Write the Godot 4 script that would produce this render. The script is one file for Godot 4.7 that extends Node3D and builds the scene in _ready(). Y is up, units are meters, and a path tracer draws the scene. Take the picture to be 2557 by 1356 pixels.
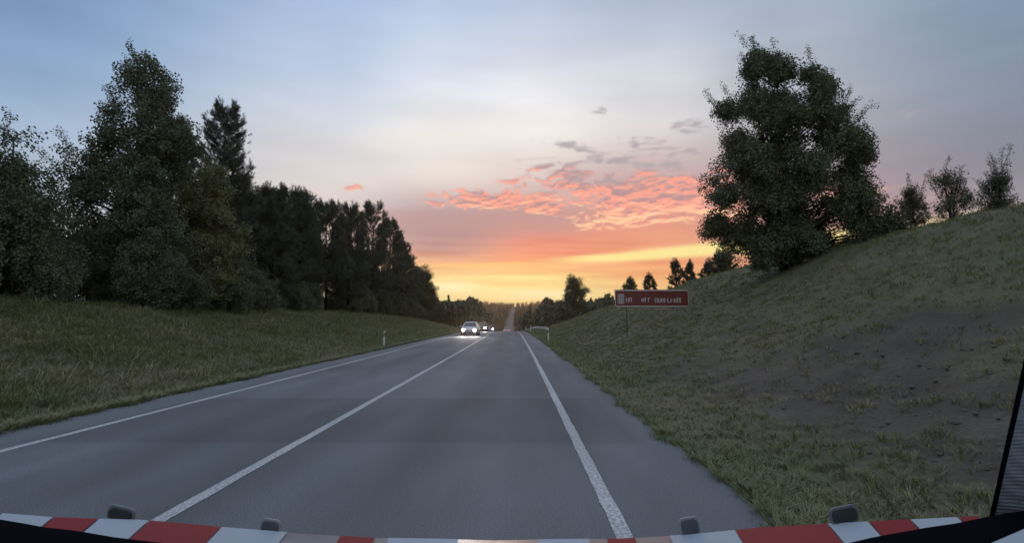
extends Node3D
# A two-lane country road at dusk, seen from a car: x is to the right of the camera, -z is along the road, y is up.

const EYE := 1.6
var rng := RandomNumberGenerator.new()
var bumps := FastNoiseLite.new()
var patches := FastNoiseLite.new()
var M := {}
var taken := {}

# ---------------------------------------------------------------- sky
const SKY_EL := [0.0, 2.5, 4.5, 6.0, 7.3, 9.0, 11.0, 13.5, 16.0, 20.0, 24.0, 31.0, 50.0, 90.0]
const SKY_AZ := [-180.0, -90.0, -45.0, -20.0, -8.0, 2.0, 15.0, 28.0, 45.0, 90.0, 180.0]
const SKY_COL := [
	[0xb4b4bc, 0xb3b5be, 0xb2b6c0, 0xb1b6c1, 0xb0b7c3, 0xafb7c5, 0xadb8c7, 0xacb8c9, 0xabb9cb, 0xaabace, 0xaabbd2, 0xabbdd6, 0xb0c0da, 0xb6c4dc],
	[0xb4b4bc, 0xb3b5be, 0xb2b6c0, 0xb1b6c1, 0xb0b7c3, 0xafb7c5, 0xadb8c7, 0xacb8c9, 0xabb9cb, 0xaabace, 0xaabbd2, 0xabbdd6, 0xb0c0da, 0xb6c4dc],
	[0xc4babb, 0xc4bcbe, 0xc3bec2, 0xc1bfc6, 0xbdc0ca, 0xb6bfcc, 0xaebccd, 0xa5b7ce, 0x98afca, 0x84a0c3, 0x7290b5, 0x7492b8, 0x98afce, 0xb6c4dc],
	[0xf6dcba, 0xf2d6ba, 0xecd2bc, 0xe6d0c0, 0xe2d0c4, 0xded0c7, 0xdccfca, 0xdad2d0, 0xd6d3d6, 0xcdd4e0, 0xbbcae2, 0xa0b6d8, 0xacbdd8, 0xb6c4dc],
	[0xfffdb8, 0xfff6a8, 0xfee29a, 0xeeae86, 0xc2948c, 0xaf9093, 0xb39ea3, 0xd4c6c3, 0xe6ddd5, 0xe8e5e4, 0xd6dde8, 0xb0c0da, 0xb2c0da, 0xb6c4dc],
	[0xfffdb6, 0xfff8a6, 0xfee698, 0xf7ac7c, 0xee957a, 0xdc9284, 0xc29793, 0xd0b8b3, 0xe6dbd4, 0xf0edea, 0xdfe1e8, 0xb3c0d7, 0xb2c0da, 0xb6c4dc],
	[0xfff0a4, 0xfedc94, 0xf8b47c, 0xf4a679, 0xefa07b, 0xe69a80, 0xdb958a, 0xcaa19e, 0xc8b6b6, 0xd9d6d7, 0xcdd2da, 0xa9b6cc, 0xb0bfd8, 0xb6c4dc],
	[0xecc09a, 0xeab694, 0xe4a88c, 0xdea08a, 0xd49a90, 0xc79698, 0xb6969c, 0xa898a3, 0xa4a0aa, 0xa5aab5, 0xa2abb9, 0x97a7bd, 0xa8b9d2, 0xb6c4dc],
	[0xc4a9a2, 0xc0a5a1, 0xb8a1a1, 0xb09da0, 0xa6989f, 0x948e98, 0x898a96, 0x838796, 0x808999, 0x7e8da1, 0x7c91a8, 0x7d93ad, 0x9eb0cc, 0xb6c4dc],
	[0xb4b4bc, 0xb3b5be, 0xb2b6c0, 0xb1b6c1, 0xb0b7c3, 0xafb7c5, 0xadb8c7, 0xacb8c9, 0xabb9cb, 0xaabace, 0xaabbd2, 0xabbdd6, 0xb0c0da, 0xb6c4dc],
	[0xb4b4bc, 0xb3b5be, 0xb2b6c0, 0xb1b6c1, 0xb0b7c3, 0xafb7c5, 0xadb8c7, 0xacb8c9, 0xabb9cb, 0xaabace, 0xaabbd2, 0xabbdd6, 0xb0c0da, 0xb6c4dc]]
# soft cloud patches: azimuth, elevation, half widths, slope (rise per degree), weight
const PUFFS := [[-3.5, 12.6, 6.0, 0.85, -0.02, 0.75], [-5.5, 13.4, 2.2, 0.6, 0.0, 0.45], [2.5, 12.2, 5.0, 0.75, -0.14, 0.72], [4.6, 15.5, 3.6, 1.0, -0.14, 0.66], [2.5, 14.2, 4.5, 0.6, -0.08, 0.42], [10.5, 12.9, 5.0, 1.2, -0.1, 0.7], [15.0, 13.7, 4.5, 1.1, -0.16, 0.72], [16.5, 11.6, 6.0, 1.2, -0.1, 0.62], [8.6, 9.9, 3.6, 0.42, 0.0, 0.72], [-17.4, 13.45, 1.1, 0.36, 0.0, 0.66], [21.0, 12.8, 6.0, 2.4, 0.0, 0.5], [12.0, 10.6, 4.5, 0.5, 0.0, 0.4], [34.0, 11.0, 9.0, 1.8, 0.0, 0.2]]
const WISPS := [[6.2, 18.1, 4.2, 0.5, -0.2, 0.6], [14.5, 17.5, 4.6, 0.9, -0.2, 0.58], [18.6, 19.4, 2.2, 0.8, 0.0, 0.6], [8.6, 21.3, 2.6, 0.5, 0.12, 0.46], [3.5, 16.6, 4.0, 0.55, -0.1, 0.6], [10.5, 16.4, 4.0, 0.6, -0.1, 0.66], [9.0, 14.6, 5.0, 0.7, -0.12, 0.6], [16.0, 15.6, 4.0, 0.8, -0.15, 0.6], [33.0, 17.5, 6.0, 0.9, 0.0, 0.36], [-18.5, 14.1, 3.0, 0.2, 0.0, 0.36]]
var sky_noise := FastNoiseLite.new()
var sky_fine := FastNoiseLite.new()


func rgb8(h: int) -> Vector3:
	return Vector3((h >> 16) & 255, (h >> 8) & 255, h & 255) / 255.0


func ellipse(p: Array, az: float, el: float) -> float:
	var a: float = (az - p[0]) / p[2]
	var e: float = (el - p[1] - p[4] * (az - p[0])) / p[3]
	return p[5] * exp(-a * a - e * e)


func sky_color(az: float, el: float) -> Vector3:
	var i := 0
	while i < SKY_AZ.size() - 2 and az > SKY_AZ[i + 1]:
		i += 1
	var j := 0
	while j < SKY_EL.size() - 2 and el > SKY_EL[j + 1]:
		j += 1
	var fa: float = smoothstep(SKY_AZ[i], SKY_AZ[i + 1], az)
	var fe: float = clampf((el - SKY_EL[j]) / (SKY_EL[j + 1] - SKY_EL[j]), 0.0, 1.0)
	var low := rgb8(SKY_COL[i][j]).lerp(rgb8(SKY_COL[i + 1][j]), fa)
	var c := low.lerp(rgb8(SKY_COL[i][j + 1]).lerp(rgb8(SKY_COL[i + 1][j + 1]), fa), fe)
	# high thin veils everywhere
	var veil := sky_noise.get_noise_2d(az * 0.55 + el * 0.5, el * 2.6)
	c *= 1.0 + 0.035 * veil * smoothstep(5.0, 12.0, el)
	if az > -60.0 and az < 70.0 and el < 34.0:
		# grey cirrus to the left
		var cir := exp(-pow((az + 21.0) / 9.0, 2.0) - pow((el - 16.6 + 0.02 * az) / 1.3, 2.0)) * (0.6 + 0.5 * veil)
		c = c.lerp(Vector3(0.70, 0.70, 0.735), clampf(cir * 0.6, 0.0, 0.5))
		var cream := exp(-pow((az + 9.0) / 12.0, 2.0) - pow((el - 18.6 - 0.16 * (az + 9.0)) / 1.5, 2.0))
		c = c.lerp(Vector3(0.91, 0.89, 0.87), clampf(cream * (0.55 + 0.4 * veil), 0.0, 0.7))
		# the smooth mauve bank under the lit clouds
		var mid := 10.6 + 0.05 * (az + 3.0)
		var bank := smoothstep(-30.0, -10.0, az) * (1.0 - smoothstep(3.0, 11.0, az)) * smoothstep(mid - 2.6, mid - 0.6, el) * (1.0 - smoothstep(mid + 0.6, mid + 1.9, el))
		c = c.lerp(Vector3(0.72, 0.575, 0.57), 0.6 * bank)
		# yellow streaks in the clear air near the horizon
		var streak := sky_fine.get_noise_2d(az * 0.9, el * 16.0)
		var low_air := smoothstep(2.5, 4.0, el) * (1.0 - smoothstep(7.0, 10.0, el)) * exp(-pow((az - 4.0) / 26.0, 2.0))
		c += Vector3(0.05, 0.09, 0.07) * streak * low_air
		var line := 6.35 + 0.05 * (az - 6.0)
		var half := 0.28 + 0.022 * clampf(az, 0.0, 25.0)
		var gold := smoothstep(1.0, 9.0, az) * (1.0 - smoothstep(26.0, 50.0, az)) * exp(-pow((el - line + 0.12 * veil) / half, 4.0))
		c = c.lerp(Vector3(1.0, 0.95, 0.62), 0.92 * gold)
		var gold2 := smoothstep(-14.0, -7.0, az) * (1.0 - smoothstep(0.0, 7.0, az)) * exp(-pow((el - 5.9 + 0.15 * veil - 0.01 * az) / 0.3, 2.0))
		c = c.lerp(Vector3(1.0, 0.83, 0.52), 0.75 * gold2)
		# where the sun has just gone down
		var g1 := exp(-pow((az + 6.8) / 3.0, 2.0) - pow((el - 3.4) / 0.6, 2.0))
		var g2 := exp(-pow((az - 2.5) / 5.5, 2.0) - pow((el - 2.7) / 0.6, 2.0))
		c = c.lerp(Vector3(1.06, 1.02, 0.80), clampf(1.0 * g1 + 0.95 * g2, 0.0, 1.0))
		var haze := exp(-pow((az - 13.0) / 11.0, 2.0) - pow((el - 14.6 + 0.08 * (az - 13.0)) / 2.3, 2.0))
		c = c.lerp(Vector3(0.735, 0.655, 0.665), 0.6 * haze)
		if el > 8.0 and el < 24.0:
			var wx := az + 1.6 * sky_fine.get_noise_2d(az * 1.3 + 40.0, el * 2.6)
			var wy := el + 0.6 * sky_fine.get_noise_2d(az * 1.3, el * 2.6 + 90.0)
			var n := 0.55 * sky_fine.get_noise_2d(wx * 2.6, wy * 8.0) + 0.6 * sky_fine.get_noise_2d(wx * 8.0 + 200.0, wy * 21.0)
			var m := 0.0
			for p in PUFFS:
				m += ellipse(p, az, el)
			m = minf(m, 0.9)
			var k := smoothstep(0.10, 0.68, m + 0.95 * n * smoothstep(0.02, 0.3, m))
			if k > 0.001:
				var below := 0.55 * sky_fine.get_noise_2d(wx * 2.6, (wy - 0.3) * 8.0) + 0.6 * sky_fine.get_noise_2d(wx * 8.0 + 200.0, (wy - 0.16) * 21.0)
				var lit := clampf(0.62 + 1.3 * (n - below) - 0.13 * (el - 12.6), 0.0, 1.0)
				var salmon := Vector3(0.99, 0.63, 0.55).lerp(Vector3(1.04, 0.85, 0.66), clampf(0.40 * (11.9 - el) + 1.6 * (n - below), 0.0, 1.0))
				c = c.lerp(Vector3(0.68, 0.55, 0.57).lerp(salmon, smoothstep(0.15, 0.7, lit)), 0.88 * k)
			m = 0.0
			for p in WISPS:
				m = maxf(m, ellipse(p, az, el))
			k = smoothstep(0.20, 0.95, m + 0.9 * n * smoothstep(0.03, 0.3, m))
			c = c.lerp(Vector3(0.655, 0.625, 0.65), 0.85 * k)
	return Vector3(pow(c.x, 2.2), pow(c.y, 2.2), pow(c.z, 2.2))


func make_sky() -> PanoramaSkyMaterial:
	sky_noise.noise_type = FastNoiseLite.TYPE_SIMPLEX
	sky_noise.seed = 5
	sky_noise.frequency = 0.06
	sky_noise.fractal_octaves = 4
	sky_fine.noise_type = FastNoiseLite.TYPE_SIMPLEX
	sky_fine.seed = 12
	sky_fine.frequency = 0.06
	sky_fine.fractal_octaves = 5
	var W := 768
	var im := Image.create(W, W / 2, false, Image.FORMAT_RGBF)
	for y in W / 2:
		var el := 90.0 - (y + 0.5) * 360.0 / W
		for x in W:
			var v := sky_color(wrapf((x + 0.5) * 360.0 / W, -180.0, 180.0), maxf(el, 0.0))
			im.set_pixel(x, y, Color(v.x, v.y, v.z))
	var F := 4096
	im.resize(F, F / 2, Image.INTERPOLATE_BILINEAR)
	var y0 := int((90.0 - 27.0) / 360.0 * F)
	for y in range(y0, F / 4 + 4):
		var el := 90.0 - (y + 0.5) * 360.0 / F
		for x in range(-546, 546):
			var v := sky_color((x + 0.5) * 360.0 / F, maxf(el, 0.0))
			im.set_pixel(posmod(x, F), y, Color(v.x, v.y, v.z))
	var pano := PanoramaSkyMaterial.new()
	pano.panorama = ImageTexture.create_from_image(im)
	return pano


# ---------------------------------------------------------------- the lie of the land
const OFF := [[0.0, 0.0], [50.0, -0.2], [100.0, -0.9], [250.0, -3.2], [500.0, -6.6], [770.0, -8.6], [1300.0, -8.0], [2300.0, -3.0], [4000.0, 0.0]]
const RISE := [[160.0, -2.5], [280.0, -8.4], [400.0, -14.0], [600.0, -19.0], [770.0, -13.2], [1300.0, 14.0], [2200.0, 57.0], [2700.0, 66.0], [3400.0, 60.0], [6000.0, 40.0]]


func along(t: Array, d: float) -> float:
	var n := t.size()
	if d <= t[0][0]:
		return t[0][1]
	for i in n - 1:
		if d < t[i + 1][0]:
			var h: float = t[i + 1][0] - t[i][0]
			var m0: float = 0.0 if i == 0 and t == OFF else (-0.05 if i == 0 else (t[i + 1][1] - t[i - 1][1]) / (t[i + 1][0] - t[i - 1][0]))
			var m1: float = 0.0 if i == n - 2 else (t[i + 2][1] - t[i][1]) / (t[i + 2][0] - t[i][0])
			var s: float = (d - t[i][0]) / h
			return (2 * s * s * s - 3 * s * s + 1) * t[i][1] + (s * s * s - 2 * s * s + s) * h * m0 + (-2 * s * s * s + 3 * s * s) * t[i + 1][1] + (s * s * s - s * s) * h * m1
	return t[n - 1][1]


func off(d: float) -> float:
	return along(OFF, d)


func road_y(d: float) -> float:
	if d <= 60.0:
		return 0.0
	if d <= 160.0:
		return -(d - 60.0) * (d - 60.0) / 4000.0
	return along(RISE, d)


func line_of(t: Array, d: float) -> float:
	if d <= t[0][0]:
		return t[0][1]
	for i in t.size() - 1:
		if d < t[i + 1][0]:
			return lerpf(t[i][1], t[i + 1][1], smoothstep(t[i][0], t[i + 1][0], d))
	return t[t.size() - 1][1]


func ridge(d: float) -> float:
	return line_of([[-40.0, 5.0], [0.0, 5.15], [25.0, 5.5], [42.0, 5.4], [55.0, 4.75], [80.0, 4.3], [100.0, 3.5], [130.0, 2.0], [180.0, 0.8]], d)


# height of the ground at a distance along the road and an offset from the camera's line
func ground(lat: float, d: float) -> float:
	var y := road_y(d)
	var n := bumps.get_noise_2d(lat * 3.0, d * 3.0)
	if lat > -7.45 and lat < 2.1:
		return y - 0.15
	if lat <= -7.45:
		var t := -lat - 7.45
		var k: float = lerpf(1.0, 0.35, smoothstep(120.0, 220.0, d))
		y += -0.04 - 0.16 * smoothstep(0.2, 1.2, t) + k * (2.75 * smoothstep(0.0, 1.0, t / 14.5) * 0.55 + 2.75 * 0.45 * clampf((t - 0.8) / 13.7, 0.0, 1.0) + 1.6 * smoothstep(13.0, 45.0, t))
		y += n * 0.16 * smoothstep(0.5, 3.0, t) * k
	else:
		var t := lat - 2.1
		var r := ridge(d)
		var u := clampf((lat - 3.3) / 12.7, 0.0, 1.0)
		y += -0.04 - 0.12 * smoothstep(0.1, 1.0, t) + r * (0.45 * u * u * (3.0 - 2.0 * u) + 0.55 * u) + 0.01 * maxf(0.0, lat - 16.0)
		y += n * 0.28 * smoothstep(1.0, 3.0, t) * clampf(r / 5.0, 0.1, 1.0) * (1.0 - 0.6 * smoothstep(13.0, 16.0, lat))
	if lat > 3.3 and d < 120.0:
		y += (0.13 * bumps.get_noise_2d(lat * 13.0, d * 13.0 + lat * 4.0) + 0.05 * bumps.get_noise_2d(lat * 40.0, d * 34.0)) * smoothstep(3.3, 5.0, lat) * (1.0 - smoothstep(14.0, 17.0, lat))
	if d > 300.0:
		y += smoothstep(12.0, 160.0, absf(lat + 2.8)) * smoothstep(300.0, 1500.0, d) * (9.0 + 7.0 * bumps.get_noise_2d(lat * 0.05, d * 0.03))
	return y


func at(lat: float, d: float, up := 0.0) -> Vector3:
	return Vector3(lat + off(d), ground(lat, d) + up, -d)


# ---------------------------------------------------------------- helpers
func srgb(r: float, g: float, b: float) -> Color:
	return Color(r, g, b).linear_to_srgb()


func mat(color: Color, rough := 0.85, metal := 0.0, vc := false) -> StandardMaterial3D:
	var m := StandardMaterial3D.new()
	m.albedo_color = color
	m.roughness = rough
	m.metallic = metal
	m.vertex_color_use_as_albedo = vc
	m.cull_mode = BaseMaterial3D.CULL_DISABLED
	return m


func numbered(called: String) -> String:
	var k: int = taken.get(called, 0)
	taken[called] = k + 1
	return called if k == 0 else "%s_%03d" % [called, k]


func tag(o: Node, label: String, category: String, group := "") -> void:
	o.set_meta("label", label)
	o.set_meta("category", category)
	if group != "":
		o.set_meta("group", group)


func thing(called: String, label: String, category: String, where: Vector3, turn := 0.0, group := "") -> Node3D:
	var o := Node3D.new()
	o.name = numbered(called)
	add_child(o)
	o.position = where
	o.rotation.y = turn
	tag(o, label, category, group)
	return o


func part(called: String, mesh: Mesh, material: Material, parent: Node3D) -> MeshInstance3D:
	var o := MeshInstance3D.new()
	o.name = called
	o.mesh = mesh
	if material:
		o.material_override = material
	parent.add_child(o, true)
	return o


func structure(called: String, mesh: Mesh, material: Material) -> MeshInstance3D:
	var o := part(called, mesh, material, self)
	o.set_meta("kind", "structure")
	return o


# flat-shaded triangles
class Flat:
	var v := PackedVector3Array()
	var n := PackedVector3Array()
	var c := PackedColorArray()
	var tint := Color.WHITE

	func tri(a: Vector3, b: Vector3, d: Vector3) -> void:
		var nn := (d - a).cross(b - a).normalized()
		v.append(a); v.append(b); v.append(d)
		n.append(nn); n.append(nn); n.append(nn)
		c.append(tint); c.append(tint); c.append(tint)

	func quad(a: Vector3, b: Vector3, d: Vector3, e: Vector3) -> void:
		tri(a, b, d)
		tri(a, d, e)

	func box(lo: Vector3, hi: Vector3, t := Transform3D()) -> void:
		var p: Array[Vector3] = []
		for k in 8:
			p.append(t * Vector3(hi.x if k & 1 else lo.x, hi.y if k & 2 else lo.y, hi.z if k & 4 else lo.z))
		quad(p[4], p[6], p[7], p[5]); quad(p[1], p[3], p[2], p[0]); quad(p[0], p[2], p[6], p[4])
		quad(p[5], p[7], p[3], p[1]); quad(p[6], p[2], p[3], p[7]); quad(p[0], p[4], p[5], p[1])

	# a box with its edges cut off along z and x: a slab with chamfer b
	func slab(lo: Vector3, hi: Vector3, b: float, t := Transform3D()) -> void:
		var ys := [lo.y, lo.y + b, hi.y - b, hi.y]
		var ins := [b, 0.0, 0.0, b]
		var rings := []
		for k in 4:
			var i: float = ins[k]
			var r := []
			for q in [[lo.x + i, lo.z + b], [lo.x + b, lo.z + i], [hi.x - b, lo.z + i], [hi.x - i, lo.z + b], [hi.x - i, hi.z - b], [hi.x - b, hi.z - i], [lo.x + b, hi.z - i], [lo.x + i, hi.z - b]]:
				r.append(t * Vector3(q[0], ys[k], q[1]))
			rings.append(r)
		loft(rings, true)

	func loft(rings: Array, caps := false) -> void:
		var m: int = rings[0].size()
		for k in rings.size() - 1:
			for q in m:
				var w := (q + 1) % m
				quad(rings[k][q], rings[k + 1][q], rings[k + 1][w], rings[k][w])
		if caps:
			var last: int = rings.size() - 1
			for q in range(1, m - 1):
				tri(rings[0][0], rings[0][q], rings[0][q + 1])
				tri(rings[last][0], rings[last][q + 1], rings[last][q])

	func mesh() -> ArrayMesh:
		var a := []
		a.resize(Mesh.ARRAY_MAX)
		a[Mesh.ARRAY_VERTEX] = v
		a[Mesh.ARRAY_NORMAL] = n
		a[Mesh.ARRAY_COLOR] = c
		var m := ArrayMesh.new()
		m.add_surface_from_arrays(Mesh.PRIMITIVE_TRIANGLES, a)
		return m


# a smooth sheet: rows of points with colours and uvs
func sheet(rows: Array, colors: Array, uvs: Array, flip := false) -> ArrayMesh:
	var st := SurfaceTool.new()
	st.begin(Mesh.PRIMITIVE_TRIANGLES)
	var w: int = rows[0].size()
	for r in rows.size():
		for k in w:
			if colors:
				st.set_color(colors[r][k])
			if uvs:
				st.set_uv(uvs[r][k])
			st.add_vertex(rows[r][k])
	for r in rows.size() - 1:
		for k in w - 1:
			var a := r * w + k
			var q := [a, a + w, a + w + 1, a, a + w + 1, a + 1]
			if flip:
				q = [a, a + w + 1, a + w, a, a + 1, a + w + 1]
			for i in q:
				st.add_index(i)
	st.generate_normals()
	return st.commit()


# tapered tubes, smooth round the axis
class Tubes:
	var v := PackedVector3Array()
	var n := PackedVector3Array()
	var i := PackedInt32Array()

	func tube(pts: Array, radii: Array, sides := 6) -> void:
		var base := v.size()
		for k in pts.size():
			var dir: Vector3 = (pts[mini(k + 1, pts.size() - 1)] - pts[maxi(k - 1, 0)]).normalized()
			var side := dir.cross(Vector3(0.31, 0.2, 0.93)).normalized()
			var up := side.cross(dir)
			for s in sides:
				var a := TAU * s / sides
				var o := side * cos(a) + up * sin(a)
				v.append(pts[k] + o * radii[k])
				n.append(o)
		for k in pts.size() - 1:
			for s in sides:
				var a := base + k * sides + s
				var b := base + k * sides + (s + 1) % sides
				for q in [a, a + sides, b + sides, a, b + sides, b]:
					i.append(q)

	func mesh() -> ArrayMesh:
		var a := []
		a.resize(Mesh.ARRAY_MAX)
		a[Mesh.ARRAY_VERTEX] = v
		a[Mesh.ARRAY_NORMAL] = n
		a[Mesh.ARRAY_INDEX] = i
		var m := ArrayMesh.new()
		m.add_surface_from_arrays(Mesh.PRIMITIVE_TRIANGLES, a)
		return m


func rand_dir() -> Vector3:
	var y := rng.randf_range(-1, 1)
	var a := rng.randf() * TAU
	var r := sqrt(1.0 - y * y)
	return Vector3(r * cos(a), y, r * sin(a))


func facing(dir: Vector3, where: Vector3, size: float) -> Transform3D:
	# local y along dir, turned at random about it
	var y := dir.normalized()
	var x := y.cross(Vector3(0.13, 0.37, 0.92)).normalized()
	var z := x.cross(y)
	var b := Basis(x, y, z).rotated(y, rng.randf() * TAU)
	return Transform3D(b.scaled_local(Vector3.ONE * size), where)


func scatter(mesh: Mesh, material: Material, places: Array, tints: Array, called: String, parent: Node3D) -> MultiMeshInstance3D:
	var mm := MultiMesh.new()
	mm.transform_format = MultiMesh.TRANSFORM_3D
	mm.use_colors = true
	mm.mesh = mesh
	mm.instance_count = places.size()
	for k in places.size():
		mm.set_instance_transform(k, places[k])
		mm.set_instance_color(k, tints[k])
	var o := MultiMeshInstance3D.new()
	o.name = called
	o.multimesh = mm
	o.material_override = material
	parent.add_child(o, true)
	return o


# many small sprays joined into one crown mesh
func bake(spray: ArrayMesh, places: Array, tints: Array, called: String, parent: Node3D, material: Material) -> void:
	var src := spray.surface_get_arrays(0)
	var sv: PackedVector3Array = src[Mesh.ARRAY_VERTEX]
	var sn: PackedVector3Array = src[Mesh.ARRAY_NORMAL]
	var sc: PackedColorArray = src[Mesh.ARRAY_COLOR]
	var shades := []
	var step := maxi(1, tints.size() / 24)
	for k in 24:
		var t: Color = tints[mini(k * step, tints.size() - 1)]
		var pc := PackedColorArray()
		for c in sc:
			pc.append(c * t)
		shades.append(pc)
	var v := PackedVector3Array()
	var n := PackedVector3Array()
	var c := PackedColorArray()
	for k in places.size():
		var t: Transform3D = places[k]
		v.append_array(t * sv)
		n.append_array(Transform3D(t.basis.orthonormalized(), Vector3.ZERO) * sn)
		c.append_array(shades[rng.randi() % 24])
	var a := []
	a.resize(Mesh.ARRAY_MAX)
	a[Mesh.ARRAY_VERTEX] = v
	a[Mesh.ARRAY_NORMAL] = n
	a[Mesh.ARRAY_COLOR] = c
	var m := ArrayMesh.new()
	m.add_surface_from_arrays(Mesh.PRIMITIVE_TRIANGLES, a)
	part(called, m, material, parent)


# ---------------------------------------------------------------- plants
func leaf_spray(leaves: int, length: float, leaf: float, spread: float) -> ArrayMesh:
	var f := Flat.new()
	f.tint = Color(0.5, 0.42, 0.34)
	f.quad(Vector3(-0.006, 0, 0), Vector3(-0.002, length, 0), Vector3(0.002, length, 0), Vector3(0.006, 0, 0))
	for k in leaves:
		var t := (k + 0.6) / leaves
		var a := k * 2.4 + rng.randf_range(-0.4, 0.4)
		var out := Vector3(cos(a), rng.randf_range(-0.25, 0.55), sin(a)).normalized()
		var from := Vector3(0, t * length, 0) + out * spread * rng.randf_range(0.1, 1.0)
		var side := out.cross(rand_dir()).normalized()
		var s := leaf * rng.randf_range(0.75, 1.2)
		var droop := Vector3(0, -0.25 * s, 0)
		var g := rng.randf_range(0.8, 1.2)
		f.tint = Color(g, g, g)
		var mid := from + out * s * 0.5
		f.tri(from, mid + side * s * 0.36, from + out * s + droop)
		f.tri(from, from + out * s + droop, mid - side * s * 0.36)
	return f.mesh()


func needle_tuft(count: int, length: float, needle: float, wide: float) -> ArrayMesh:
	var f := Flat.new()
	f.tint = Color(0.6, 0.45, 0.3)
	f.quad(Vector3(-0.012, 0, 0), Vector3(-0.004, length, 0), Vector3(0.004, length, 0), Vector3(0.012, 0, 0))
	for k in count:
		var t := 0.1 + 0.9 * k / count
		var a := k * 2.4
		var out := Vector3(cos(a), 0.75, sin(a)).normalized()
		var from := Vector3(0, t * length, 0)
		var side := out.cross(rand_dir()).normalized() * wide
		var g := rng.randf_range(0.75, 1.25)
		f.tint = Color(g, g, g)
		f.tri(from - side, from + side, from + out * needle * rng.randf_range(0.8, 1.15))
	return f.mesh()


func green(base: Color, vary: float) -> Color:
	var g := 1.0 + rng.randf_range(-vary, vary)
	return Color(base.r * g * rng.randf_range(0.9, 1.12), base.g * g, base.b * g * rng.randf_range(0.85, 1.15))


# a leafy tree: lobes are [x, y, z, rx, ry, rz, clumps]
func leafy(o: Node3D, sd: int, lobes: Array, h: float, thick: float, spray: Mesh, per: int, clump_r: float, tone: Color, shoots := 0.0, size := 1.0, stems := 1) -> void:
	rng.seed = sd
	var wood := Tubes.new()
	var places := []
	var tints := []
	var stem_tops := []
	for s in stems:
		var lean := Vector3(rng.randf_range(-1, 1), 0, rng.randf_range(-1, 1)) * (0.05 * h if stems == 1 else 0.16 * h)
		var pts := []
		var rad := []
		for k in 9:
			var t := k / 8.0
			pts.append(Vector3(0, -0.25, 0) + Vector3(lean.x * t + 0.02 * h * sin(t * 5.0 + s), (h * 0.93 + 0.25) * t * (1.0 - 0.12 * s), lean.z * t + 0.02 * h * cos(t * 4.0 + s) - 0.02 * h))
			rad.append(thick * (1.25 - 0.25 * minf(1.0, t * 8.0)) * pow(1.0 - 0.93 * t, 0.9) + 0.01)
		wood.tube(pts, rad, 8)
		stem_tops.append(pts)
	for lobe in lobes:
		for q in int(lobe[6]):
			var dir := rand_dir()
			var r := pow(rng.randf(), 0.42)
			var p := Vector3(lobe[0] + lobe[3] * dir.x * r, lobe[1] + lobe[4] * dir.y * r, lobe[2] + lobe[5] * dir.z * r)
			if p.y < 0.15:
				p.y = 0.15 + rng.randf() * 0.3
			var stem: Array = stem_tops[q % stems]
			var reach := Vector2(p.x, p.z).length()
			var ty := clampf((p.y - 0.55 * reach) / (h * 0.93), 0.04, 0.95) * 8.0
			var from: Vector3 = stem[int(ty)].lerp(stem[mini(int(ty) + 1, 8)], ty - int(ty))
			if q % 2 == 0 or reach > 0.6 * lobe[3]:
				var bend := from.lerp(p, 0.5) + Vector3(0, 0.12 * reach, 0) + rand_dir() * 0.15
				var r0 := thick * 0.22 * (1.0 - 0.6 * p.y / h) + 0.008
				wood.tube([from, from.lerp(bend, 0.55), bend, bend.lerp(p, 0.6), p], [r0, r0 * 0.8, r0 * 0.6, r0 * 0.4, 0.008], 5)
			var cr: float = minf(clump_r, 0.5 * lobe[3] + 0.1) * rng.randf_range(0.7, 1.25)
			var shade := rng.randf_range(0.8, 1.2)
			for s in per:
				var dv := rand_dir() * pow(rng.randf(), 0.45)
				var w := p + Vector3(dv.x * cr, dv.y * cr * 0.75, dv.z * cr)
				if w.y < 0.05:
					continue
				var face := (dv + Vector3(0, 0.55, 0) + rand_dir() * 0.5 + Vector3(p.x, 0, p.z) * 0.12)
				places.append(facing(face, w, size * rng.randf_range(0.75, 1.25)))
				tints.append(green(tone * shade, 0.16))
			if shoots > 0.0 and p.y > 0.45 * h and r > 0.72 and rng.randf() < shoots:
				var dirs := (Vector3(p.x * 0.22, 1.0, p.z * 0.22) + rand_dir() * 0.35).normalized()
				var ln := rng.randf_range(0.6, 1.45)
				wood.tube([p, p + dirs * ln * 0.5, p + dirs * ln], [0.014, 0.01, 0.004], 4)
				for s in 9:
					places.append(facing(dirs + rand_dir() * 0.8, p + dirs * ln * (0.25 + 0.75 * s / 8.0), size * rng.randf_range(0.55, 0.85)))
					tints.append(green(tone, 0.16))
	part("trunk", wood.mesh(), M.bark, o)
	bake(spray, places, tints, "crown", o, M.leaf)


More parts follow.
